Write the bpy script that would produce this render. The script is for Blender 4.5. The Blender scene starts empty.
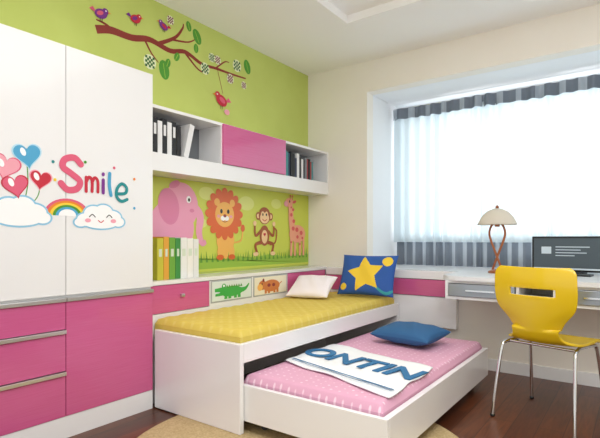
import bpy, bmesh, math, random
from mathutils import Vector, Matrix
random.seed(4)
scene = bpy.context.scene
COL = scene.collection
try:
    scene.view_settings.view_transform = 'Standard'
except Exception:
    pass

# ------------------------------------------------------------------ helpers
def lin(h):
    h = h.lstrip('#')
    out = []
    for i in (0, 2, 4):
        c = int(h[i:i+2], 16) / 255
        out.append(c/12.92 if c <= 0.04045 else ((c+0.055)/1.055)**2.4)
    return (*out, 1)

MATS = {}
def mat(name, col='#ffffff', rough=0.5, metal=0.0, coat=0.0, spec=None):
    if name in MATS: return MATS[name]
    m = bpy.data.materials.new(name); m.use_nodes = True
    b = m.node_tree.nodes['Principled BSDF']
    b.inputs['Base Color'].default_value = lin(col)
    b.inputs['Roughness'].default_value = rough
    b.inputs['Metallic'].default_value = metal
    b.inputs['Coat Weight'].default_value = coat
    if spec is not None: b.inputs['Specular IOR Level'].default_value = spec
    MATS[name] = m
    return m

def noisy(name, c1, c2, rough=0.6, scale=20, stretch=(1,1,1), bump=0.0, coat=0.0, detail=4):
    if name in MATS: return MATS[name]
    m = mat(name, c1, rough, coat=coat)
    nt = m.node_tree; N = nt.nodes; L = nt.links
    b = N['Principled BSDF']
    tc = N.new('ShaderNodeTexCoord'); mp = N.new('ShaderNodeMapping')
    mp.inputs['Scale'].default_value = stretch
    L.new(tc.outputs['Object'], mp.inputs['Vector'])
    nz = N.new('ShaderNodeTexNoise'); nz.inputs['Scale'].default_value = scale
    nz.inputs['Detail'].default_value = detail
    L.new(mp.outputs['Vector'], nz.inputs['Vector'])
    r = N.new('ShaderNodeValToRGB')
    r.color_ramp.elements[0].position = 0.3; r.color_ramp.elements[1].position = 0.7
    r.color_ramp.elements[0].color = lin(c1); r.color_ramp.elements[1].color = lin(c2)
    L.new(nz.outputs['Fac'], r.inputs['Fac']); L.new(r.outputs['Color'], b.inputs['Base Color'])
    if bump:
        bp = N.new('ShaderNodeBump'); bp.inputs['Strength'].default_value = bump
        bp.inputs['Distance'].default_value = 0.01
        L.new(nz.outputs['Fac'], bp.inputs['Height']); L.new(bp.outputs['Normal'], b.inputs['Normal'])
    return m

def empty(name, loc=(0,0,0), rz=0):
    e = bpy.data.objects.new(name, None); e.empty_display_size = 0.1
    e.location = loc; e.rotation_euler = (0,0,rz); COL.objects.link(e)
    return e

def addobj(name, me, parent=None):
    o = bpy.data.objects.new(name, me); COL.objects.link(o)
    if parent: o.parent = parent
    return o

def boxes(name, lst, m=None, parent=None, bevel=0.0, seg=2):
    bm = bmesh.new(); mats = []
    for it in lst:
        x0,x1,y0,y1,z0,z1 = it[:6]
        mm = it[6] if len(it) > 6 and it[6] else m
        lean = it[7] if len(it) > 7 else 0
        if mm not in mats: mats.append(mm)
        vs = []
        for z in (z0,z1):
            for (x,y) in ((x0,y0),(x1,y0),(x1,y1),(x0,y1)):
                yy = y; zz = z
                if lean:
                    c,s = math.cos(lean), math.sin(lean)
                    dy, dz = y-y0, z-z0
                    yy = y0 + dy*c + dz*s; zz = z0 - dy*s + dz*c
                vs.append(bm.verts.new((x,yy,zz)))
        for f in ((3,2,1,0),(4,5,6,7),(0,1,5,4),(1,2,6,5),(2,3,7,6),(3,0,4,7)):
            fc = bm.faces.new([vs[i] for i in f]); fc.material_index = mats.index(mm)
    me = bpy.data.meshes.new(name); bm.to_mesh(me); bm.free()
    for mm in mats: me.materials.append(mm)
    o = addobj(name, me, parent)
    if bevel:
        b = o.modifiers.new('bevel','BEVEL'); b.width = bevel; b.segments = seg; b.limit_method='ANGLE'
    return o

def box(name, x0,x1,y0,y1,z0,z1, m, parent=None, bevel=0.0):
    return boxes(name, [(x0,x1,y0,y1,z0,z1)], m, parent, bevel)

def grid(name, nu, nv, fn, m, parent=None, skip=None, matfn=None, closed_u=False):
    bm = bmesh.new()
    vs = [[bm.verts.new(fn(i/nu, j/nv)) for j in range(nv+1)] for i in range(nu+1)]
    for i in range(nu):
        for j in range(nv):
            if skip and skip((i+.5)/nu, (j+.5)/nv): continue
            f = bm.faces.new((vs[i][j], vs[i+1][j], vs[i+1][j+1], vs[i][j+1]))
            f.smooth = True
            if matfn: f.material_index = matfn((i+.5)/nu, (j+.5)/nv)
    if closed_u: bmesh.ops.remove_doubles(bm, verts=bm.verts, dist=1e-5)
    loose = [v for v in bm.verts if not v.link_faces]
    bmesh.ops.delete(bm, geom=loose, context='VERTS')
    me = bpy.data.meshes.new(name); bm.to_mesh(me); bm.free()
    for mm in (m if isinstance(m, (list,tuple)) else [m]): me.materials.append(mm)
    return addobj(name, me, parent)

def lathe(name, prof, m, parent=None, n=40, c=(0,0)):
    def fn(a,b):
        k = b*(len(prof)-1); i = min(int(k), len(prof)-2); t = k-i
        r = prof[i][0]*(1-t)+prof[i+1][0]*t; z = prof[i][1]*(1-t)+prof[i+1][1]*t
        an = a*2*math.pi
        return (c[0]+r*math.cos(an), c[1]+r*math.sin(an), z)
    return grid(name, n, len(prof)-1, fn, m, parent, closed_u=True)

def tube(name, pts, r, m, parent=None, smoothc=False, res=4):
    cu = bpy.data.curves.new(name,'CURVE'); cu.dimensions='3D'; cu.bevel_depth = r; cu.bevel_resolution = res
    cu.use_fill_caps = True
    if smoothc:
        sp = cu.splines.new('NURBS'); sp.points.add(len(pts)-1)
        for p,q in zip(sp.points, pts): p.co = (*q,1)
        sp.use_endpoint_u = True; sp.order_u = 3; sp.resolution_u = 8
    else:
        sp = cu.splines.new('POLY'); sp.points.add(len(pts)-1)
        for p,q in zip(sp.points, pts): p.co = (*q,1)
    cu.materials.append(m)
    o = bpy.data.objects.new(name, cu); COL.objects.link(o)
    if parent: o.parent = parent
    return o

# 2D shapes ----------------------------------------------------------------
def ell(cx,cy,rx,ry,rot=0,n=28):
    c,s = math.cos(rot), math.sin(rot)
    return [(cx+rx*math.cos(a)*c-ry*math.sin(a)*s, cy+rx*math.cos(a)*s+ry*math.sin(a)*c)
            for a in [2*math.pi*i/n for i in range(n)]]
def heart(cx,cy,s,rot=0):
    out=[]
    for i in range(36):
        t=2*math.pi*i/36
        x=16*math.sin(t)**3/32; y=(13*math.cos(t)-5*math.cos(2*t)-2*math.cos(3*t)-math.cos(4*t))/32
        out.append((cx+s*(x*math.cos(rot)-y*math.sin(rot)), cy+s*(x*math.sin(rot)+y*math.cos(rot))))
    return out
def stroke(pts, w0, w1=None):
    if w1 is None: w1=w0
    P=[Vector(p) for p in pts]; Q=[]
    if len(P)>2:
        for i in range(len(P)-1):
            p0=P[max(i-1,0)];p1=P[i];p2=P[i+1];p3=P[min(i+2,len(P)-1)]
            for k in range(6):
                t=k/6
                Q.append(0.5*((2*p1)+(p2-p0)*t+(2*p0-5*p1+4*p2-p3)*t*t+(3*p1-p0-3*p2+p3)*t**3))
        Q.append(P[-1])
    else: Q=P
    L=[];R=[]
    n=len(Q)
    for i,q in enumerate(Q):
        d=(Q[min(i+1,n-1)]-Q[max(i-1,0)]).normalized()
        nn=Vector((-d.y,d.x)); w=(w0+(w1-w0)*i/(n-1))/2
        L.append(tuple(q+nn*w)); R.append(tuple(q-nn*w))
    return [[L[i],L[i+1],R[i+1],R[i]] for i in range(n-1)]

class Flat:
    def __init__(s, to3d): s.to=to3d; s.k=0; s.items=[]
    def p(s, poly, m):
        s.k+=1; s.items.append((poly,m,s.k))
    def q(s, polys, m):
        s.k+=1
        for poly in polys: s.items.append((poly,m,s.k))
    def build(s, name, parent=None):
        bm=bmesh.new(); mats=[]
        for poly,m,k in s.items:
            if m not in mats: mats.append(m)
            vs=[bm.verts.new(s.to(a,b,0.0006+0.00004*k)) for a,b in poly]
            f=bm.faces.new(vs); f.material_index=mats.index(m)
        bmesh.ops.triangulate(bm, faces=bm.faces)
        me=bpy.data.meshes.new(name); bm.to_mesh(me); bm.free()
        for m in mats: me.materials.append(m)
        return addobj(name, me, parent)
def planeX(c): return lambda a,b,o: (c+o, a, b)

def flatc(n,c,r=0.5): return mat('paint_'+n,c,r)

# ------------------------------------------------------------------ materials
M_white  = mat('white_lacquer','#f2f2f2',0.22,coat=0.3)
M_whitem = mat('white_melamine','#eeeeee',0.4)
M_pink   = noisy('pink_gloss_laminate','#cd5a8e','#d26396',0.2,scale=6,stretch=(1,1,60),coat=0.4)
M_cream  = noisy('cream_paint','#f3ede2','#f5f0e6',0.8,scale=3)
M_bay    = mat('white_paint','#f1f3f5',0.8)
M_ceil   = mat('ceiling_paint','#fcfbf8',0.9)
M_green  = noisy('green_wallpaper','#c3d06c','#c8d573',0.75,scale=4)
M_metal  = mat('brushed_aluminium','#d6d8da',0.3,metal=1)
M_chrome = mat('chrome','#e2e2e2',0.12,metal=1)
M_yellowc= mat('yellow_chair_plastic','#e3bf14',0.25,coat=0.3)
M_wood   = noisy('lamp_wood','#8a4220','#b06a35',0.35,scale=12,stretch=(1,1,.2))
M_greyd  = mat('grey_gloss_drawer','#9ea4aa',0.15,metal=.5)

def floor_mat():
    m = bpy.data.materials.new('wood_floor'); m.use_nodes=True
    nt=m.node_tree;N=nt.nodes;L=nt.links;b=N['Principled BSDF']
    tc=N.new('ShaderNodeTexCoord'); mp=N.new('ShaderNodeMapping'); mp.inputs['Rotation'].default_value=(0,0,math.radians(90))
    L.new(tc.outputs['Object'],mp.inputs['Vector'])
    br=N.new('ShaderNodeTexBrick'); br.offset=0.37
    br.inputs['Scale'].default_value=1.0; br.inputs['Brick Width'].default_value=1.2; br.inputs['Row Height'].default_value=0.125
    br.inputs['Mortar Size'].default_value=0.002; br.inputs['Bias'].default_value=0
    br.inputs['Color1'].default_value=lin('#552a14'); br.inputs['Color2'].default_value=lin('#744020'); br.inputs['Mortar'].default_value=lin('#2b1208')
    L.new(mp.outputs['Vector'],br.inputs['Vector'])
    mp2=N.new('ShaderNodeMapping'); mp2.inputs['Scale'].default_value=(14,1.2,1); L.new(tc.outputs['Object'],mp2.inputs['Vector'])
    nz=N.new('ShaderNodeTexNoise'); nz.inputs['Scale'].default_value=3; nz.inputs['Detail'].default_value=8; nz.inputs['Distortion'].default_value=1.2
    L.new(mp2.outputs['Vector'],nz.inputs['Vector'])
    mx=N.new('ShaderNodeMix'); mx.data_type='RGBA'; mx.blend_type='MULTIPLY'; mx.inputs[0].default_value=0.75
    r=N.new('ShaderNodeValToRGB'); r.color_ramp.elements[0].position=.3; r.color_ramp.elements[1].position=.7
    r.color_ramp.elements[0].color=(.35,.28,.25,1); r.color_ramp.elements[1].color=(1.0,1.0,1.0,1)
    L.new(nz.outputs['Fac'],r.inputs['Fac'])
    L.new(br.outputs['Color'],mx.inputs[6]); L.new(r.outputs['Color'],mx.inputs[7]); L.new(mx.outputs[2],b.inputs['Base Color'])
    b.inputs['Roughness'].default_value=.32
    return m
M_floor=floor_mat()

# ------------------------------------------------------------------ room shell
CZ=2.667; WY=3.87; BX0=.662; BX1=4.3; BY=4.60; BZ=2.385; SZ=.735; RX=4.8; Y0=-1.8
box('floor',-.12,RX+.12,Y0,WY+.1,-.1,0,M_floor)
box('wall_left',-.12,0,Y0,WY+.12,0,CZ,M_green)
boxes('wall_window_side',[(0,BX0,WY,WY+.12,0,CZ),(BX0,BX1,WY,WY+.12,BZ,CZ),(BX0,BX1,WY,WY+.12,0,SZ-.03),(BX1,RX,WY,WY+.12,0,CZ)],M_cream)
boxes('trim_window_bay',[(BX0-.1,BX0-.001,WY+.121,BY+.1,SZ-.1,BZ+.1),(BX1+.001,BX1+.1,WY+.121,BY+.1,SZ-.1,BZ+.1),
        (BX0,BX1,WY+.121,BY+.1,BZ,BZ+.1),(BX0,BX1,WY+.121,BY+.1,SZ-.13,SZ-.031)],M_bay)
box('wall_right',RX,RX+.12,Y0,WY+.12,0,CZ,M_cream)
boxes('wall_bay_back',[(BX0,BX0+.12,BY,BY+.1,SZ-.03,BZ),(BX1-.12,BX1,BY,BY+.1,SZ-.03,BZ),(BX0+.12,BX1-.12,BY,BY+.1,2.28,BZ),(BX0+.12,BX1-.12,BY,BY+.1,SZ-.03,.84)],M_bay)
w=empty('window_1')
fr=[(BX0+.12,BX1-.12,BY+.02,BY+.07,.84,.89),(BX0+.12,BX1-.12,BY+.02,BY+.07,2.23,2.28)]
for i in range(5):
    x=BX0+.12+(BX1-BX0-.29)*i/4
    fr.append((x,x+.05,BY+.02,BY+.07,.89,2.23))
boxes('frame',fr,M_white,w)
tx0,tx1,ty0,ty1=.9,4.0,-.9,3.1
boxes('ceiling',[(-.12,tx0,Y0,WY+.12,CZ,CZ+.2),(tx1,RX+.12,Y0,WY+.12,CZ,CZ+.2),(tx0,tx1,ty1,WY+.12,CZ,CZ+.2),(tx0,tx1,Y0,ty0,CZ,CZ+.2),
        (tx0,tx1,ty0,ty1,CZ+.06,CZ+.2)],M_ceil)
boxes('baseboard_window_side',[(1.2,RX,WY-.014,WY,0,.09)],M_white)

# ------------------------------------------------------------------ wardrobe
WX=.30; WR=1.792; DW=.535
wd=empty('wardrobe')
WL=WR-4*DW
box('carcass',0.001,WX-.022,WL,WR,.0,2.03,M_whitem,wd)
dz0,dz1=.74,2.03
fronts=[];pinks=[];sil=[]
for i in range(4):
    a=WR-(i+1)*DW+.0015; b=WR-i*DW-.0015
    fronts.append((WX-.02,WX,a,b,dz0,dz1))
    if i%2==0:
        pinks.append((WX-.02,WX,a,b,.115,.705))
        sil.append((WX-.02,WX+.012,a,b,.707,.727))
    else:
        for z0,z1 in ((.115,.325),(.35,.54),(.565,.705)):
            pinks.append((WX-.02,WX,a,b,z0,z1)); sil.append((WX-.02,WX+.012,a,b,z1+.002,z1+.022))
boxes('doors',fronts,M_white,wd,bevel=.002)
boxes('pink_fronts',pinks,M_pink,wd,bevel=.002)
boxes('handle_rails',sil,M_metal,wd,bevel=.002)
box('plinth',WX-.03,WX-.004,WL,WR,0,.113,M_white,wd)

C=lambda n,c: flatc(n,c,.35)
blue=C('sky_blue','#4fa8d2'); lblue=C('light_blue','#b5e0f2'); pk=C('rose','#e2607f'); lp=C('light_rose','#f3a6b5'); red=C('red','#c9283e')
wht=C('white','#ffffff'); outl=C('outline_blue','#8fc9e6'); bl=C('black','#1d1d1d'); gr=C('leaf','#4f9a32'); lgr=C('lime','#a8cf45')
org=C('orange','#ef8a2b'); yel=C('yellow','#f6d23c'); prp=C('purple','#7b2f8e'); brn=C('brown','#8e2f2a'); teal=C('teal','#1f8f92')
d=Flat(planeX(WX))
def cloud(d,cx,cz,sx,sz):
    parts=[(-.62,-.15,.38,.45),(-.3,.25,.42,.6),(.12,.35,.42,.62),(.5,.05,.42,.52),(.78,-.25,.28,.35),(0,-.35,.75,.42),(-.85,-.35,.25,.3)]
    for g,m in ((.07,outl),(0,wht)):
        for (x,z,rx,rz) in parts:
            d.p(ell(cx+x*sx,cz+z*sz,(rx+g)*sx,(rz+g*1.6)*sz),m)
for (x0,z0,x1,z1) in ((1.066,1.40,1.05,1.19),(.975,1.33,1.02,1.19),(1.128,1.29,1.08,1.19),(1.013,1.24,1.04,1.17)):
    d.q(stroke([(x0,z0),((x0+x1)/2+.012,(z0+z1)/2),(x1,z1)],.005),gr)
for cw,m in ((.075,pk),(.062,org),(.049,yel),(.036,gr),(.023,blue),(.010,wht)):
    pts=[(1.265+ (cw+.03)*math.cos(a)*1.15,1.150+(cw+.03)*math.sin(a)*.85) for a in [math.pi*i/18 for i in range(19)]]
    d.p(pts,m)
cloud(d,1.03,1.155,.14,.08)
cloud(d,1.45,1.145,.135,.075)
for (x,z,s,m,m2,r) in ((1.068,1.437,.125,blue,lblue,.15),(.972,1.372,.12,lp,pk,-.2),(1.13,1.325,.10,red,lp,-.1),(1.015,1.285,.11,pk,red,.2)):
    d.p(heart(x,z,s*1.12,r),m2); d.p(heart(x,z,s,r),m); d.p(ell(x-.02,z+.012,.012,.02,.4),wht)
for s in (-1,1):
    d.q(stroke([(1.45+s*.05-.018,1.148),(1.45+s*.05,1.163),(1.45+s*.05+.018,1.148)],.005),bl)
    d.p(ell(1.45+s*.075,1.13,.017,.011),lp)
d.q(stroke([(1.433,1.133),(1.45,1.121),(1.467,1.133)],.005),red)
for (x,z,m) in ((1.2,1.33,yel),(1.53,1.43,pk),(1.66,1.38,org),(1.19,1.42,teal),(1.36,1.44,gr),(1.66,1.21,blue)):
    d.p(ell(x,z,.008,.008),m)
def letter(strokes,w_,m):
    for s in strokes:
        d.q(stroke(s,w_),m)
        for p in (s[0],s[-1]): d.p(ell(p[0],p[1],w_/2,w_/2,0,14),m)
letter([[(1.335,1.425),(1.30,1.455),(1.25,1.44),(1.24,1.40),(1.285,1.37),(1.33,1.335),(1.315,1.295),(1.265,1.285),(1.23,1.315)]],.034,pk)
letter([[(1.365,1.285),(1.365,1.36)],[(1.365,1.335),(1.38,1.362),(1.398,1.345),(1.398,1.287)],[(1.398,1.335),(1.413,1.362),(1.431,1.345),(1.432,1.287)]],.017,red)
letter([[(1.463,1.285),(1.463,1.355)],[(1.463,1.385),(1.4632,1.388)]],.019,prp)
letter([[(1.502,1.395),(1.500,1.33),(1.510,1.275)]],.02,blue)
letter([[(1.545,1.285),(1.60,1.293),(1.608,1.325),(1.578,1.345),(1.548,1.315),(1.545,1.27),(1.575,1.245),(1.612,1.258)]],.018,teal)
d.build('door_sticker',wd)
def text(name,body,size,loc,rot,m,parent=None,off=0.0,ext=.0008):
    cu=bpy.data.curves.new(name,'FONT'); cu.body=body; cu.size=size; cu.align_x='CENTER'; cu.align_y='BOTTOM_BASELINE'
    cu.offset=off; cu.extrude=ext; cu.materials.append(m)
    o=bpy.data.objects.new(name,cu); o.location=loc; o.rotation_euler=rot; COL.objects.link(o)
    if parent: o.parent=parent
    return o

# ------------------------------------------------------------------ wall mural
mu=empty('animal_mural')
m_mg=C('mural_green','#d0da55')
box('panel',.001,.008,1.80,WY-.004,.78,1.46,m_mg,mu)
d=Flat(planeX(.008))
grs=C('mural_grass','#9bc242'); grs2=C('mural_grass_dark','#68a136'); epk=C('elephant_pink','#f0a3c0'); epd=C('elephant_dark','#e285aa')
lor=C('lion_mane','#e06a2c'); lty=C('lion_face','#f5b95a'); mbr=C('monkey_brown','#a5572c'); mfc=C('monkey_face','#f4cf9b'); gfy=C('giraffe','#f2a98a'); gfs=C('giraffe_spot','#e0605f')
pale=C('mural_pale','#dfe682')
for (x,z,r) in ((2.5,1.38,.05),(2.95,1.33,.06),(3.35,1.35,.045),(2.45,1.15,.035)): d.p(ell(x,z,r*1.6,r),pale)
d.p([(1.81,.80),(3.86,.80),(3.86,.88)]+[(3.86-i*.1, .88+.015*math.sin(i*1.3)) for i in range(1,21)],grs)
for i in range(70):
    x=1.84+i*.0288; h=.03+.04*random.random()
    d.p([(x-.012,.85),(x+.012,.85),(x+.01*random.uniform(-1,1),.88+h)],grs2 if i%2 else grs)
# elephant
d.p(ell(2.17,1.11,.20,.20),epk)
for x in (2.05,2.17,2.29): d.p([(x-.055,1.1),(x+.05,1.1),(x+.045,.86),(x-.055,.86)],epk)
d.p(ell(2.25,1.27,.16,.17),epk)
d.p(ell(2.14,1.26,.09,.13,.2),epd)
d.q(stroke([(2.36,1.27),(2.43,1.20),(2.42,1.08),(2.45,1.0),(2.49,1.01)],.085,.035),epk)
d.p(ell(2.32,1.32,.022,.026),wht); d.p(ell(2.323,1.318,.011,.013),bl); d.p(ell(2.35,1.24,.022,.014),epd)
d.p(ell(2.19,1.42,.05,.025,.4),epd)
# lion
d.q(stroke([(2.80,1.0),(2.88,1.02),(2.90,1.1)],.014),lty); d.p(ell(2.9,1.12,.025,.03),lor)
d.p(ell(2.70,1.02,.10,.10),lty)
for x in (2.64,2.70,2.77): d.p(ell(x,.925,.032,.055),lty)
for x in (2.64,2.77): d.p(ell(x,.885,.04,.022),lor)
for i in range(16):
    a=2*math.pi*i/16; d.p(ell(2.69+.155*math.cos(a),1.23+.155*math.sin(a),.055,.036,a),lor)
d.p(ell(2.69,1.23,.16,.16),lor)
for s in (-1,1): d.p(ell(2.69+s*.085,1.32,.03,.03),lty)
d.p(ell(2.69,1.225,.105,.10),lty)
for s in (-1,1):
    d.p(ell(2.69+s*.038,1.25,.014,.018),bl); d.p(ell(2.69+s*.068,1.21,.018,.012),lp); d.p(ell(2.69+s*.02,1.195,.026,.02),wht)
d.p(ell(2.69,1.215,.018,.012),brn); d.q(stroke([(2.66,1.175),(2.69,1.165),(2.72,1.175)],.006),brn)
# monkey
d.q(stroke([(3.25,.98),(3.33,1.0),(3.35,1.1),(3.31,1.13)],.016),mbr)
d.p(ell(3.18,1.06,.065,.09),mbr); d.p(ell(3.18,1.05,.04,.06),mfc)
for s in (-1,1):
    d.q(stroke([(3.18+s*.05,1.10),(3.18+s*.12,1.06),(3.18+s*.13,1.15)],.028,.02),mbr); d.p(ell(3.18+s*.13,1.165,.022,.022),mfc)
    d.q(stroke([(3.18+s*.04,1.0),(3.18+s*.12,.98),(3.18+s*.10,.91)],.032,.024),mbr); d.p(ell(3.18+s*.115,.90,.035,.018),mfc)
    d.p(ell(3.18+s*.085,1.23,.03,.034),mbr); d.p(ell(3.18+s*.085,1.23,.018,.02),mfc)
d.p(ell(3.18,1.235,.08,.075),mbr); d.p(ell(3.18,1.215,.062,.048),mfc)
for s in (-1,1): d.p(ell(3.18+s*.026,1.25,.022,.024),mfc); d.p(ell(3.18+s*.024,1.245,.009,.012),bl)
d.q(stroke([(3.15,1.205),(3.18,1.19),(3.21,1.205)],.007),red)
d.p(heart(3.18,1.07,.035),red)
# giraffe
d.p(ell(3.67,1.08,.13,.085),gfy)
for x in (3.57,3.63,3.71,3.77): d.p([(x-.018,1.08),(x+.018,1.08),(x+.015,.87),(x-.015,.87)],gfy)
d.q(stroke([(3.60,1.10),(3.57,1.22),(3.56,1.36)],.10,.06),gfy)
d.p(ell(3.535,1.375,.065,.042,.25),gfy); d.p(ell(3.49,1.36,.03,.026),lp)
for x in (3.55,3.585): d.q(stroke([(x,1.40),(x+.005,1.435)],.009),gfs); d.p(ell(x+.005,1.438,.01,.01),gfs)
d.p(ell(3.62,1.385,.03,.014,.3),gfs); d.p(ell(3.545,1.385,.009,.012),bl)
for (x,z,r) in ((3.60,1.31,.018),(3.57,1.26,.02),(3.61,1.2,.022),(3.6,1.13,.024),(3.66,1.12,.026),(3.73,1.09,.025),(3.67,1.05,.02),(3.75,1.04,.016),(3.57,1.33,.012),(3.57,1.0,.012),(3.71,.98,.012)): d.p(ell(x,z,r,r*.85),gfs)
d.build('animals',mu)

# ------------------------------------------------------------------ branch decal
tr=empty('tree_branch_wall_sticker')
d=Flat(planeX(0))
d.q(stroke([(1.60,2.315),(1.70,2.345),(1.85,2.35),(1.99,2.385),(2.16,2.365),(2.30,2.40),(2.46,2.36),(2.60,2.37),(2.78,2.375),(2.95,2.385)],.052,.012),brn)
d.q(stroke([(1.72,2.345),(1.66,2.37),(1.60,2.375)],.022,.008),brn)
d.q(stroke([(2.05,2.375),(2.20,2.47),(2.27,2.56),(2.28,2.60)],.03,.008),brn)
d.q(stroke([(2.18,2.45),(2.32,2.48),(2.40,2.53)],.016,.007),brn)
d.q(stroke([(1.95,2.37),(2.0,2.30),(2.06,2.25)],.018,.006),brn)
d.q(stroke([(2.30,2.39),(2.42,2.31),(2.52,2.30)],.02,.006),brn)
d.q(stroke([(2.60,2.37),(2.70,2.45),(2.75,2.46)],.014,.006),brn)
d.q(stroke([(2.62,2.37),(2.66,2.25),(2.68,2.19)],.006,.005),brn)
def leaf(x,z,r,m,rot=0.3):
    d.p([(x+r*(math.sin(t))*math.cos(rot)*.75-r*1.15*math.cos(t)*math.sin(rot)*(1),z+r*math.sin(t)*.75*math.sin(rot)+r*1.15*math.cos(t)*math.cos(rot)) for t in [2*math.pi*i/24 for i in range(24)]],m)
    d.q(stroke([(x+r*math.sin(rot)*.9,z-r*math.cos(rot)*.9),(x-r*math.sin(rot)*.8,z+r*math.cos(rot)*.8)],.004),lgr if m is gr else gr)
chk=C('dark_green_dot','#3d6e3a'); plt=C('plum_dot','#8a3d62')
def dot(x,z,r,m):
    d.p(ell(x,z,r,r),C('pale_dot','#e9efc6'))
    n=3
    for i in range(-n,n+1):
        for j in range(-n,n+1):
            u,v=i*r/3.4,j*r/3.4
            if (i+j)%2==0 and u*u+v*v<(r*.88)**2: d.p([(x+u-r*.17,z+v-r*.17),(x+u+r*.17,z+v-r*.17),(x+u+r*.17,z+v+r*.17),(x+u-r*.17,z+v+r*.17)],m)
for a in ((2.41,2.55,.05),(2.109,2.214,.058),(2.967,2.489,.052),(2.33,2.60,.032),(2.40,2.46,.03),(2.22,2.34,.03),(2.14,2.27,.03)): leaf(*a,gr,random.uniform(-.6,.6))
for a in ((1.99,2.234,.05),(2.49,2.335,.045),(2.56,2.44,.035),(2.84,2.46,.05)): dot(*a,chk)
for a in ((2.62,2.44,.035),(2.76,2.33,.04),(2.16,2.58,.032),(2.92,2.32,.032)): dot(*a,plt)
def bird(x,z,s,m,m2,f=1):
    d.p([(x-f*.9*s,z+.45*s),(x-f*1.3*s,z+.1*s),(x-f*.4*s,z-.1*s)],m2)
    d.p(ell(x,z,.72*s,.5*s,f*.3),m); d.p(ell(x+f*.5*s,z+.42*s,.34*s,.32*s),m)
    d.p([(x+f*.8*s,z+.5*s),(x+f*1.15*s,z+.4*s),(x+f*.8*s,z+.3*s)],org)
    d.p(ell(x-f*.1*s,z+.05*s,.4*s,.22*s,f*.5),m2); d.p(ell(x+f*.55*s,z+.48*s,.08*s,.08*s),wht)
    for q in (-.1,.12): d.q(stroke([(x+q*s,z-.45*s),(x+q*s,z-.8*s)],.004),bl)
bird(1.63,2.42,.06,prp,pk,1); bird(1.875,2.48,.055,red,prp,1); bird(2.10,2.515,.05,prp,red,-1)
bird(2.66,2.13,.085,red,pk,-1)
d.p(ell(2.72,2.05,.03,.022),lp)
d.build('branch_birds_leaves',tr)

# ------------------------------------------------------------------ wall shelf
SX=.24
sh=empty('wall_shelf')
ys=WR+.002; ye=WY-.002
boxes('shelf_body',[(.001,SX,ys,ye,1.461,1.575),(.001,SX,ys,ye,1.853,1.873),(.001,SX-.005,ys,ys+.018,1.575,1.853),
    (.001,SX-.003,2.425,2.443,1.575,1.853),(.001,SX-.003,3.172,3.19,1.575,1.853),(.001,SX,ye-.02,ye,1.575,1.853)],M_white,sh)
box('shelf_back',.001,.006,ys,ye,1.575,1.853,mat('shelf_back','#70757a',.6),sh)
box('pink_door',SX-.004,SX+.014,2.437,3.178,1.577,1.868,M_pink,sh,bevel=.003)
bk=empty('books')
cb=[mat('book_'+n,c,.5) for n,c in (('black','#222226'),('white','#ececec'),('grey','#7c8187'),('navy','#2c3550'),('teal','#3f8b8e'),('red','#a33a3f'))]
L=[];y=1.865
for i in range(6):
    wd_=.038; L.append((.03,.20,y,y+wd_-.003,1.5755,1.5755+[.23,.215,.235,.22,.23,.21][i],cb[[0,1,0,1,0,0][i]])); y+=wd_
    if i%2==0: L.append((.2,.2015,y-wd_+.008,y-.012,1.70,1.77,cb[1]))
L.append((.03,.22,y+.005,y+.045,1.585,1.585+.235,cb[1],.24)); 
y=3.21
for i in range(15):
    t=random.choice((.025,.03,.038)); 
    L.append((.03,.19+.02*random.random(),y,y+t-.002,1.5755,1.5755+random.uniform(.17,.23),cb[random.choice((0,0,1,2,3,4,0,1,5))])); y+=t
    if y>3.72: break
boxes('shelf_books',L,None,bk)

# ------------------------------------------------------------------ low cabinet along green wall
TZ=.765; CX=.25
cab=empty('storage_cabinet')
boxes('cabinet_body',[(.001,CX-.02,ys,ye,0,TZ-.025),(.001,CX+.004,ys,ye,TZ-.025,TZ)],M_white,cab)
fz0,fz1=.56,.735
boxes('white_frames',[(CX-.02,CX-.002,2.305,3.205,.50,fz1),(CX-.02,CX-.001,ys,ye,.40,fz0-.004)],M_white,cab)
boxes('pink_drawer_fronts',[(CX-.02,CX,ys,2.30,fz0,fz1),(CX-.02,CX,3.21,3.80,fz0,fz1)],M_pink,cab,bevel=.002)
box('drawer_knob',CX,CX+.02,2.04,2.07,.65,.67,M_metal,cab,bevel=.004)
greyf=mat('picture_frame_grey','#a9adb0',.4)
boxes('picture_drawer_fronts',[(CX-.002,CX+.001,2.315,2.745,.575,.733,greyf),(CX-.002,CX+.001,2.765,3.195,.575,.733,greyf),
   (CX-.002,CX+.003,2.325,2.735,.585,.725,mat('pic_a','#dfe9e2',.4)),(CX-.002,CX+.003,2.775,3.185,.585,.725,mat('pic_b','#f1ead0',.4))],None,cab)
d=Flat(planeX(CX+.003))
cg=C('croc','#3fae4b')
x,z=2.53,.645
d.p(ell(x-.01,z,.12,.038),cg); d.q(stroke([(x+.08,z),(x+.14,z+.01),(x+.18,z+.045)],.045,.008),cg)
d.p([(x-.1,z+.036),(x-.18,z+.029),(x-.18,z+.006),(x-.1,z)],cg); d.p([(x-.1,z),(x-.175,z-.008),(x-.175,z-.026),(x-.09,z-.024)],cg)
d.p(ell(x-.09,z+.042,.021,.019),cg); d.p(ell(x-.09,z+.045,.009,.009),wht)
for q in (-.07,-.03,.03,.07): d.p([(x+q-.014,z),(x+q+.014,z),(x+q+.016,z-.052),(x+q-.016,z-.052)],cg)
for q in range(7): d.p([(x-.07+q*.025,z+.03),(x-.045+q*.025,z+.03),(x-.058+q*.025,z+.052)],gr)
x=2.98; hb=C('hippo','#cf7a38'); 
d.p(ell(x,z+.005,.11,.048),hb); d.p(ell(x-.11,z+.015,.048,.038),hb); d.p(ell(x-.14,z,.032,.027),lty)
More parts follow.
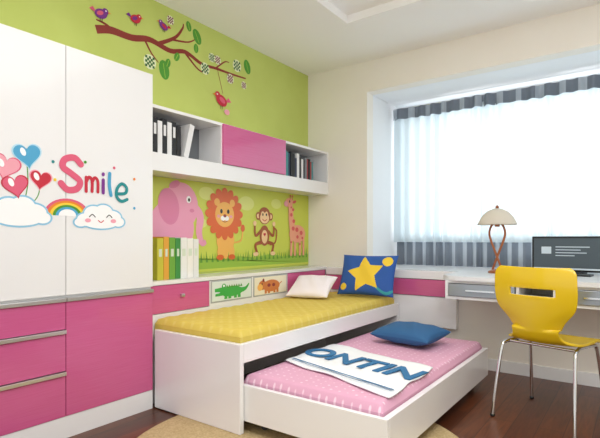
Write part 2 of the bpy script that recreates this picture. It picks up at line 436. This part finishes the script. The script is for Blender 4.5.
for q in (-.07,-.03,.04,.08): d.p([(x+q-.014,z),(x+q+.014,z),(x+q+.014,z-.055),(x+q-.014,z-.055)],hb)
d.p(ell(x-.10,z+.054,.012,.014),brn); d.p(ell(x-.115,z+.025,.006,.007),bl); d.q(stroke([(x+.1,z+.01),(x+.14,z+.03)],.008),hb)
for q in (-.03,.03): d.p(ell(x+q,z+.01,.02,.014),brn)
d.build('drawer_pictures',cab)
hl=empty('headboard_ledge')
boxes('ledge_band',[(CX+.006,1.50,3.81,WY-.001,.30,.55,M_white),(CX+.006,1.50,3.80,WY-.001,.555,.69,M_pink),(CX+.006,1.50,3.80,WY-.001,.695,TZ,M_white)],None,hl,bevel=.002)

bb=empty('books.001')
L=[];y=1.90
for w_,h,c in ((.05,.27,'#c9c33a'),(.045,.28,'#e2a53a'),(.05,.275,'#6fa83a'),(.045,.27,'#3f8f3f'),(.055,.275,'#f0f0ec'),(.055,.27,'#f4f2ea'),(.05,.265,'#e9e9e4')):
    L.append((.06,.20,y,y+w_-.003,TZ+.0005,TZ+h,mat('book'+c,c,.5)))
    L.append((.2,.2012,y+.012,y+w_-.015,TZ+.15,TZ+.2,mat('booklabel','#d8e4cf',.5))); y+=w_
boxes('standing_books',L,None,bb,bevel=.001)

# ------------------------------------------------------------------ bed
bed=empty('bed')
BXf=1.012; BY0=1.80; BY1=3.795; FZ=.0065
boxes('frame',[(CX+.055,BXf,BY0,BY0+.03,FZ,.478),(CX+.01,BXf,BY1-.03,BY1,FZ,.478),(BXf-.025,BXf,BY0+.03,BY1-.03,.375,.478),
    (CX+.01,BXf-.025,BY0+.03,BY1-.03,.375,.41),(CX+.01,CX+.03,BY0+.03,BY1-.03,FZ,.375)],M_white,bed,bevel=.003)
def ymat():
    m=mat('yellow_quilt','#ecd462',.7); nt=m.node_tree;N=nt.nodes;Lk=nt.links;b=N['Principled BSDF']
    tc=N.new('ShaderNodeTexCoord'); mp=N.new('ShaderNodeMapping'); mp.inputs['Rotation'].default_value=(0,0,math.radians(45)); mp.inputs['Scale'].default_value=(18,18,1)
    Lk.new(tc.outputs['Object'],mp.inputs['Vector'])
    ck=N.new('ShaderNodeTexVoronoi'); ck.inputs['Scale'].default_value=1; ck.inputs['Randomness'].default_value=0; Lk.new(mp.outputs['Vector'],ck.inputs['Vector'])
    r=N.new('ShaderNodeValToRGB'); r.color_ramp.elements[0].position=.12; r.color_ramp.elements[1].position=.55
    r.color_ramp.elements[0].color=lin('#f4e9a6'); r.color_ramp.elements[1].color=lin('#d8c055')
    Lk.new(ck.outputs['Distance'],r.inputs['Fac']); Lk.new(r.outputs['Color'],b.inputs['Base Color'])
    return m
def slab(name,x0,x1,y0,y1,z0,z1,m,parent,quilt=0,cell=.08,rad=.03):
    nx,ny=60,120
    def fn(a,b):
        x=x0+(x1-x0)*a; y=y0+(y1-y0)*b
        e=min(x-x0,x1-x,y-y0,y1-y)
        z=z1
        if e<rad: z=z1-rad+math.sqrt(max(0,rad*rad-(rad-e)**2))
        z+=quilt*(abs(math.sin((x+y)*math.pi/cell))*abs(math.sin((x-y)*math.pi/cell)))**.5 if e>0.01 else 0
        return (x,y,z)
    o=grid(name,nx,ny,fn,m,parent)
    boxes(name+'_side',[(x0,x1,y0,y1,z0,z1-rad+.001)],m,parent)
    return o
slab('yellow_mattress',CX+.012,BXf-.03,BY0+.035,BY1-.035,.411,.535,ymat(),bed,quilt=.007,cell=.12)

# trundle
tru=empty('trundle_bed')
TX=1.83; TY0=1.835; TY1=3.47
boxes('trundle_frame',[(.95,TX,TY0,TY0+.025,.07,.26),(.95,TX,TY1-.025,TY1,.07,.26),(TX-.03,TX,TY0+.025,TY1-.025,.07,.26),(.95,.975,TY0+.025,TY1-.025,.07,.26),
   (.975,TX-.03,TY0+.025,TY1-.025,.07,.10)],M_white,tru,bevel=.003)
boxes('trundle_casters',[(x,x+.04,y,y+.06,0.007,.069) for x in (1.05,1.72) for y in (TY0+.08,TY1-.14)],mat('caster','#444444',.5),tru,bevel=.015)
def pmat():
    m=mat('pink_dotted_fabric','#d98fb4',.8); nt=m.node_tree;N=nt.nodes;Lk=nt.links;b=N['Principled BSDF']
    tc=N.new('ShaderNodeTexCoord'); mp=N.new('ShaderNodeMapping'); mp.inputs['Scale'].default_value=(22,22,0.01)
    Lk.new(tc.outputs['Object'],mp.inputs['Vector'])
    ck=N.new('ShaderNodeTexVoronoi'); ck.inputs['Scale'].default_value=1; ck.inputs['Randomness'].default_value=.15; Lk.new(mp.outputs['Vector'],ck.inputs['Vector'])
    r=N.new('ShaderNodeValToRGB'); r.color_ramp.elements[0].position=.12; r.color_ramp.elements[1].position=.18
    r.color_ramp.elements[0].color=lin('#efcfdd'); r.color_ramp.elements[1].color=lin('#dca6bf')
    Lk.new(ck.outputs['Distance'],r.inputs['Fac']); Lk.new(r.outputs['Color'],b.inputs['Base Color'])
    return m
slab('pink_mattress',.98,TX-.035,TY0+.03,TY1-.03,.101,.31,pmat(),tru,rad=.04)

# blanket
bkt=empty('printed_towel')
cA=Vector((1.015,2.18));cB=Vector((1.015,2.72));cC=Vector((1.785,2.52));cD=Vector((1.785,1.95))
def bfn(a,b):
    p=(cA*(1-b)+cB*b)*(1-a)+(cD*(1-b)+cC*b)*a
    p.y+=.012*math.sin(a*9)*(2*b-1); p.x+=.008*math.sin(b*11)*a
    z=.3198+.0022*math.sin(a*17+b*5)+.0018*math.sin(b*23+a*4)
    return (p.x,p.y,z)
M_towel=mat('towel_white','#eef0f2',.9)
o=grid('cloth',60,40,bfn,M_towel,bkt); sm=o.modifiers.new('sol','SOLIDIFY'); sm.thickness=.005; sm.offset=0
tb=mat('towel_blue','#2f6f9e',.8)
text('lettering','ONTIN',.25,(1.385,2.29,.329),(0,0,math.radians(-10)),tb,bkt,off=.006,ext=.0025)
d=Flat(lambda a,b,o:(a,b,.3275+o))
for (x0,y0,x1,y1,wd_) in ((1.04,2.225,1.77,2.03,.012),(1.05,2.20,1.77,2.005,.005)):
    d.q(stroke([(x0,y0),(x1,y1)],wd_),tb)
d.build('print',bkt)

# pillows
def pillow(name,w,h,th,loc,rot,mats,matfn=None,n=70):
    def top(s):
        def fn(a,b):
            u=2*a-1;v=2*b-1
            k=(1-abs(u)**2.6)*(1-abs(v)**2.6)
            pin=1-.07*(1-abs(v)**2)*abs(u)**3; pin2=1-.07*(1-abs(u)**2)*abs(v)**3
            z=th/2*max(k,0)**.45
            z+=.004*math.sin(u*9+v*4)*k
            return (u*w/2*pin, v*h/2*pin2, s*z)
        return fn
    e=empty(name,loc); e.rotation_euler=rot
    grid('front',n,n,top(1),mats,e,matfn=matfn); grid('back',n,n,top(-1),mats,e)
    return e
def instar(x,y,cx,cy,R,rot):
    x-=cx;y-=cy; r=math.hypot(x,y)
    if r<1e-6: return True
    a=(math.atan2(y,x)-rot)%(2*math.pi/5); a=min(a,2*math.pi/5-a)
    ri=R*.52; P=Vector((R,0)); Q=Vector((ri*math.cos(math.pi/5),ri*math.sin(math.pi/5)))
    p=Vector((r*math.cos(a),r*math.sin(a))); dd=Q-P
    return dd.x*(p.y-P.y)-dd.y*(p.x-P.x)>0
M_blue=mat('blue_fabric','#2d5ba8',.8); M_y=mat('star_yellow','#f4cf3b',.8); M_tl=mat('teal_fabric','#3aa3a8',.8)
def sf(a,b):
    x=(2*a-1)*.25;y=(2*b-1)*.18
    if instar(x,y,.0,-.01,.165,math.radians(100)): return 1
    if (x-.18)**2+(y-.11)**2<.045**2 or (x+.19)**2+(y+.12)**2<.03**2: return 1
    if abs(y+.13-.03*math.sin(x*25))<.012 and x>.07: return 2
    return 0
pillow('star_cushion',.50,.37,.13,(.82,3.58,.722),(math.radians(66),0,math.radians(7)),[M_blue,M_y,M_tl],sf,n=100)
pillow('bed_pillow',.36,.32,.10,(.475,3.25,.635),(math.radians(26),math.radians(0),math.radians(14)),[mat('pillow_white','#f6eff2',.85)])
pillow('blue_cushion',.44,.33,.12,(1.42,3.06,.385),(math.radians(4),0,math.radians(-8)),[mat('blue_cushion_fabric','#2c5f8e',.8)])

# ------------------------------------------------------------------ desk
dk=empty('window_desk')
DY=3.35; DX0=1.505; DX1=4.25
bm=bmesh.new()
pts=[(BX0+.002,BY-.002),(BX0+.002,WY+.001),(DX0,WY+.001)]
pts+=[(DX0,DY+.16)]+[(DX0+.16-.16*math.cos(a),DY+.16-.16*math.sin(a)) for a in [math.pi/2*i/8 for i in range(1,9)]]
pts+=[(DX1,DY),(DX1,BY-.002)]
vs=[bm.verts.new((x,y,TZ-.03)) for x,y in pts]; f=bm.faces.new(vs)
ex=bmesh.ops.extrude_face_region(bm,geom=[f]); 
for v in [g for g in ex['geom'] if isinstance(g,bmesh.types.BMVert)]: v.co.z=TZ
bmesh.ops.recalc_face_normals(bm,faces=bm.faces)
me=bpy.data.meshes.new('desk_top'); bm.to_mesh(me); bm.free(); me.materials.append(mat('desk_white','#e9ebed',.3)); addobj('desk_top',me,dk)
boxes('drawer_case',[(DX0+.05,DX1,DY+.03,WY-.02,.715,TZ-.031),(DX0+.05,DX1,DY+.03,WY-.02,.60,.62),(DX0+.05,DX1,WY-.05,WY-.02,.62,.715)]
   +[(x,x+.02,DY+.03,WY-.05,.62,.715) for x in (DX0+.05,2.03,2.25,2.85,3.4,DX1-.02)],M_whitem,dk)
boxes('drawer_fronts',[(DX0+.075,2.025,DY+.015,DY+.035,.623,.712),(2.275,2.845,DY+.015,DY+.035,.623,.712),(2.875,3.395,DY+.015,DY+.035,.623,.712)],M_greyd,dk,bevel=.003)
boxes('drawer_pulls',[(DX0+.2,1.9,DY+.004,DY+.014,.662,.672),(2.42,2.7,DY+.004,DY+.014,.662,.672)],M_chrome,dk)

# ------------------------------------------------------------------ curtains
def curtmat(name,c,trans):
    m=bpy.data.materials.new(name); m.use_nodes=True; nt=m.node_tree;N=nt.nodes;Lk=nt.links
    N.remove(N['Principled BSDF']); out=N['Material Output']
    d1=N.new('ShaderNodeBsdfDiffuse'); t1=N.new('ShaderNodeBsdfTranslucent'); mx=N.new('ShaderNodeMixShader')
    d1.inputs['Color'].default_value=lin(c); t1.inputs['Color'].default_value=lin(c); mx.inputs[0].default_value=trans
    Lk.new(d1.outputs[0],mx.inputs[1]); Lk.new(t1.outputs[0],mx.inputs[2]); Lk.new(mx.outputs[0],out.inputs['Surface'])
    return m
M_sheer=curtmat('sheer_curtain','#d9e5ea',.45); M_gc=curtmat('grey_curtain','#7a828c',.14); M_gc2=curtmat('grey_curtain_light','#a9b1b9',.2)
ct=empty('curtain')
cy=BY-.12
def cfn(z0,z1,amp,yo,ph=0,wl=.085):
    def fn(a,b):
        x=BX0+.02+(BX1-BX0-.04)*a; z=z0+(z1-z0)*b
        k=2*math.pi*x/wl
        am=amp*(1-.3*b)*(.75+.35*math.sin(x*13))
        return (x+.006*math.sin(k*.31),cy+yo+am*math.sin(k+ph+1.2*math.sin(x*5))+.012*math.sin(x*7.3),z)
    return fn
grid('sheer_panel',900,3,cfn(1.00,2.27,.032,-.04,wl=.10),M_sheer,ct)
nn=700
grid('grey_heading',nn,3,cfn(2.225,2.33,.03,-.085,wl=.11),[M_gc,M_gc2],ct,matfn=lambda a,b:1 if int(a*(BX1-BX0)/.055+.3*math.sin(a*60))%3==0 else 0)
grid('grey_lower',nn,3,cfn(.77,1.06,.03,.03,wl=.10),[M_gc,M_gc2],ct,matfn=lambda a,b: 1 if (a*(BX1-BX0)/.10)%1>.6 else 0)
tube('rod',[(BX0+.01,cy-.04,2.34),(BX1-.01,cy-.04,2.34)],.012,M_chrome,ct)

# ------------------------------------------------------------------ lamp
lp_=empty('table_lamp',(1.80,3.86,TZ+.0005))
lathe('base',[(0,.0),(.065,.0),(.068,.012),(.05,.022),(.02,.03),(0,.03)],M_wood,lp_)
for s in (-1,1):
    tube('stem_%d'%(1 if s>0 else 2),[(s*.035,0,.025),(s*.008,0,.10),(-s*.012,0,.16),(-s*.05,0,.26),(-s*.062,0,.32),(-s*.035,0,.39),(0,0,.41)],.0085,M_wood,lp_,True)
lathe('socket',[(0,.36),(.018,.36),(.018,.42),(0,.42)],M_wood,lp_)
tube('shade_post',[(0,0,.4),(0,0,.51)],.005,M_wood,lp_)
M_sh=curtmat('lamp_shade','#f4eee2',.4)
o=lathe('shade',[(.145,.375),(.14,.39),(.125,.42),(.105,.45),(.08,.475),(.05,.492),(.02,.502),(0,.505)],M_sh,lp_)
sm=o.modifiers.new('s','SOLIDIFY'); sm.thickness=.003
lathe('finial',[(0,.50),(.012,.505),(.014,.515),(.006,.525),(0,.53)],M_wood,lp_)

# ------------------------------------------------------------------ monitor
mo=empty('computer_monitor',(2.25,4.12,TZ+.0005),math.radians(-6))
M_bk=mat('black_plastic','#17181a',.3)
boxes('housing',[(-.25,.25,-.012,.012,.015,.285)],M_bk,mo,bevel=.004)
def glow(n,c,s):
    m=mat(n,c,.3); b=m.node_tree.nodes['Principled BSDF']; b.inputs['Emission Color'].default_value=lin(c); b.inputs['Emission Strength'].default_value=s; return m
box('screen',-.235,.235,-.0135,-.0125,.03,.27,glow('screen_lit','#3d474d',.5),mo)
boxes('screen_lines',[(-.08,.15,-.0145,-.0138,.20,.207),(-.08,.09,-.0145,-.0138,.178,.184),(-.08,.13,-.0145,-.0138,.156,.162),(-.08,.05,-.0145,-.0138,.134,.14),(-.18,-.11,-.0145,-.0138,.15,.205),(-.235,.235,-.0145,-.0138,.03,.042)],glow('screen_text','#aab6bc',.5),mo)
boxes('stand',[(-.03,.03,.012,.03,.0,.15),(-.12,.12,-.07,.07,.0,.012)],M_bk,mo,bevel=.004)
box('keyboard',-.2,.2,-.27,-.15,0,.012,M_bk,mo,bevel=.003)

# ------------------------------------------------------------------ chair
ch=empty('desk_chair',(2.28,3.06,0),math.radians(-14.5))
prof=[(-.245,.875),(-.25,.80),(-.245,.72),(-.235,.65),(-.222,.58),(-.205,.52),(-.175,.475),(-.12,.455),(-.04,.45),(.06,.452),(.15,.455),(.20,.45),(.225,.435)]
wid=[.215,.22,.22,.205,.15,.125,.14,.19,.205,.21,.21,.205,.19]
def lerp(arr,t):
    k=t*(len(arr)-1); i=min(int(k),len(arr)-2); f=k-i
    p0=arr[max(i-1,0)];p1=arr[i];p2=arr[i+1];p3=arr[min(i+2,len(arr)-1)]
    return .5*((2*p1)+(p2-p0)*f+(2*p0-5*p1+4*p2-p3)*f*f+(3*p1-p0-3*p2+p3)*f**3)
def chf(a,b):
    u=2*a-1; y=lerp([p[0] for p in prof],b); z=lerp([p[1] for p in prof],b); w_=lerp(wid,b)
    if b<.05: w_-=.03*(1-b/.05)**2
    bend=.035*u*u
    if b<.4: y+=bend
    else: z+=.012*u*u*(1 if b<.8 else .3)-.006
    return (u*w_,y,z)
o=grid('shell',40,72,chf,M_yellowc,ch,skip=lambda a,b: .22<a<.78 and .125<b<.165)
sm=o.modifiers.new('s','SOLIDIFY'); sm.thickness=.014; sm.offset=0
bv=o.modifiers.new('b','BEVEL'); bv.width=.003; bv.segments=2; bv.limit_method='ANGLE'
for s,n in ((-1,'left'),(1,'right')):
    tube('rear_leg_'+n,[(s*.17,-.05,.432),(s*.19,-.15,.432),(s*.2,-.19,.41),(s*.22,-.25,.012)],.010,M_chrome,ch,True)
    tube('front_leg_'+n,[(s*.17,-.05,.432),(s*.18,.12,.432),(s*.19,.17,.41),(s*.21,.23,.012)],.010,M_chrome,ch,True)
    for k,y in enumerate((-.25,.23)): lathe('foot_%s_%d'%(n,k+1),[(0,0),(.013,0),(.013,.015),(0,.015)],M_bk,ch,12,(s*(.22 if y<0 else .21),y))
tube('cross_bar_1',[(-.185,.1,.43),(.185,.1,.43)],.008,M_chrome,ch); tube('cross_bar_2',[(-.185,-.12,.43),(.185,-.12,.43)],.008,M_chrome,ch)

# ------------------------------------------------------------------ rug
M_rug=noisy('rug_beige','#b39b6d','#cbb68a',.95,scale=90,bump=.6)
lathe('round_rug',[(0,.006),(.3,.006),(.6,.006),(.84,.006),(.85,.004),(.85,.0008),(0,.0008)],M_rug,None,72,(1.37,1.82))

# ------------------------------------------------------------------ lights
def area(name,loc,rot,sx,sy,e,c=(1,1,1)):
    l=bpy.data.lights.new(name,'AREA'); l.shape='RECTANGLE'; l.size=sx; l.size_y=sy; l.energy=e; l.color=c
    o=bpy.data.objects.new(name,l); o.location=loc; o.rotation_euler=rot; COL.objects.link(o); return o
area('ceiling_light',(2.4,1.2,CZ+.045),(0,0,0),2.2,2.6,44,(1,.99,.98))
area('daylight',((BX0+BX1)/2,BY+.5,1.6),(math.radians(-90),0,0),3.4,1.6,68,(.93,.97,1))
l=bpy.data.lights.new('added_fill_light','POINT'); l.energy=44; l.shadow_soft_size=.3; l.color=(1,.99,.98)  # added point fill, out of view, brightens ceiling and walls; no fixture there
o=bpy.data.objects.new('added_fill_light',l); o.location=(2.9,.9,2.0); COL.objects.link(o)
for i,(y,e) in enumerate(((1.35,7),(2.15,9),(3.0,7))):
    l=bpy.data.lights.new('downlight','SPOT'); l.energy=e*1.5; l.spot_size=math.radians(75); l.spot_blend=.7; l.color=(1,.94,.78); l.shadow_soft_size=.03
    o=bpy.data.objects.new('downlight',l); o.location=(.28,y,CZ-.02); o.rotation_euler=(0,math.radians(-16),0); COL.objects.link(o)
wo=bpy.data.worlds.new('world'); scene.world=wo; wo.use_nodes=True
bg=wo.node_tree.nodes['Background']; bg.inputs[0].default_value=(.95,.98,1,1); bg.inputs[1].default_value=1.1

# ------------------------------------------------------------------ camera
cam=bpy.data.cameras.new('camera'); co=bpy.data.objects.new('camera',cam); COL.objects.link(co)
co.location=(2.70,0,1.03)
th=math.atan2(.586,.810)
co.rotation_euler=(math.radians(90),0,th)
cam.sensor_fit='HORIZONTAL'; cam.sensor_width=36; cam.lens=470/600*36
cam.shift_y=20/600
cam.clip_start=.02
scene.camera=co
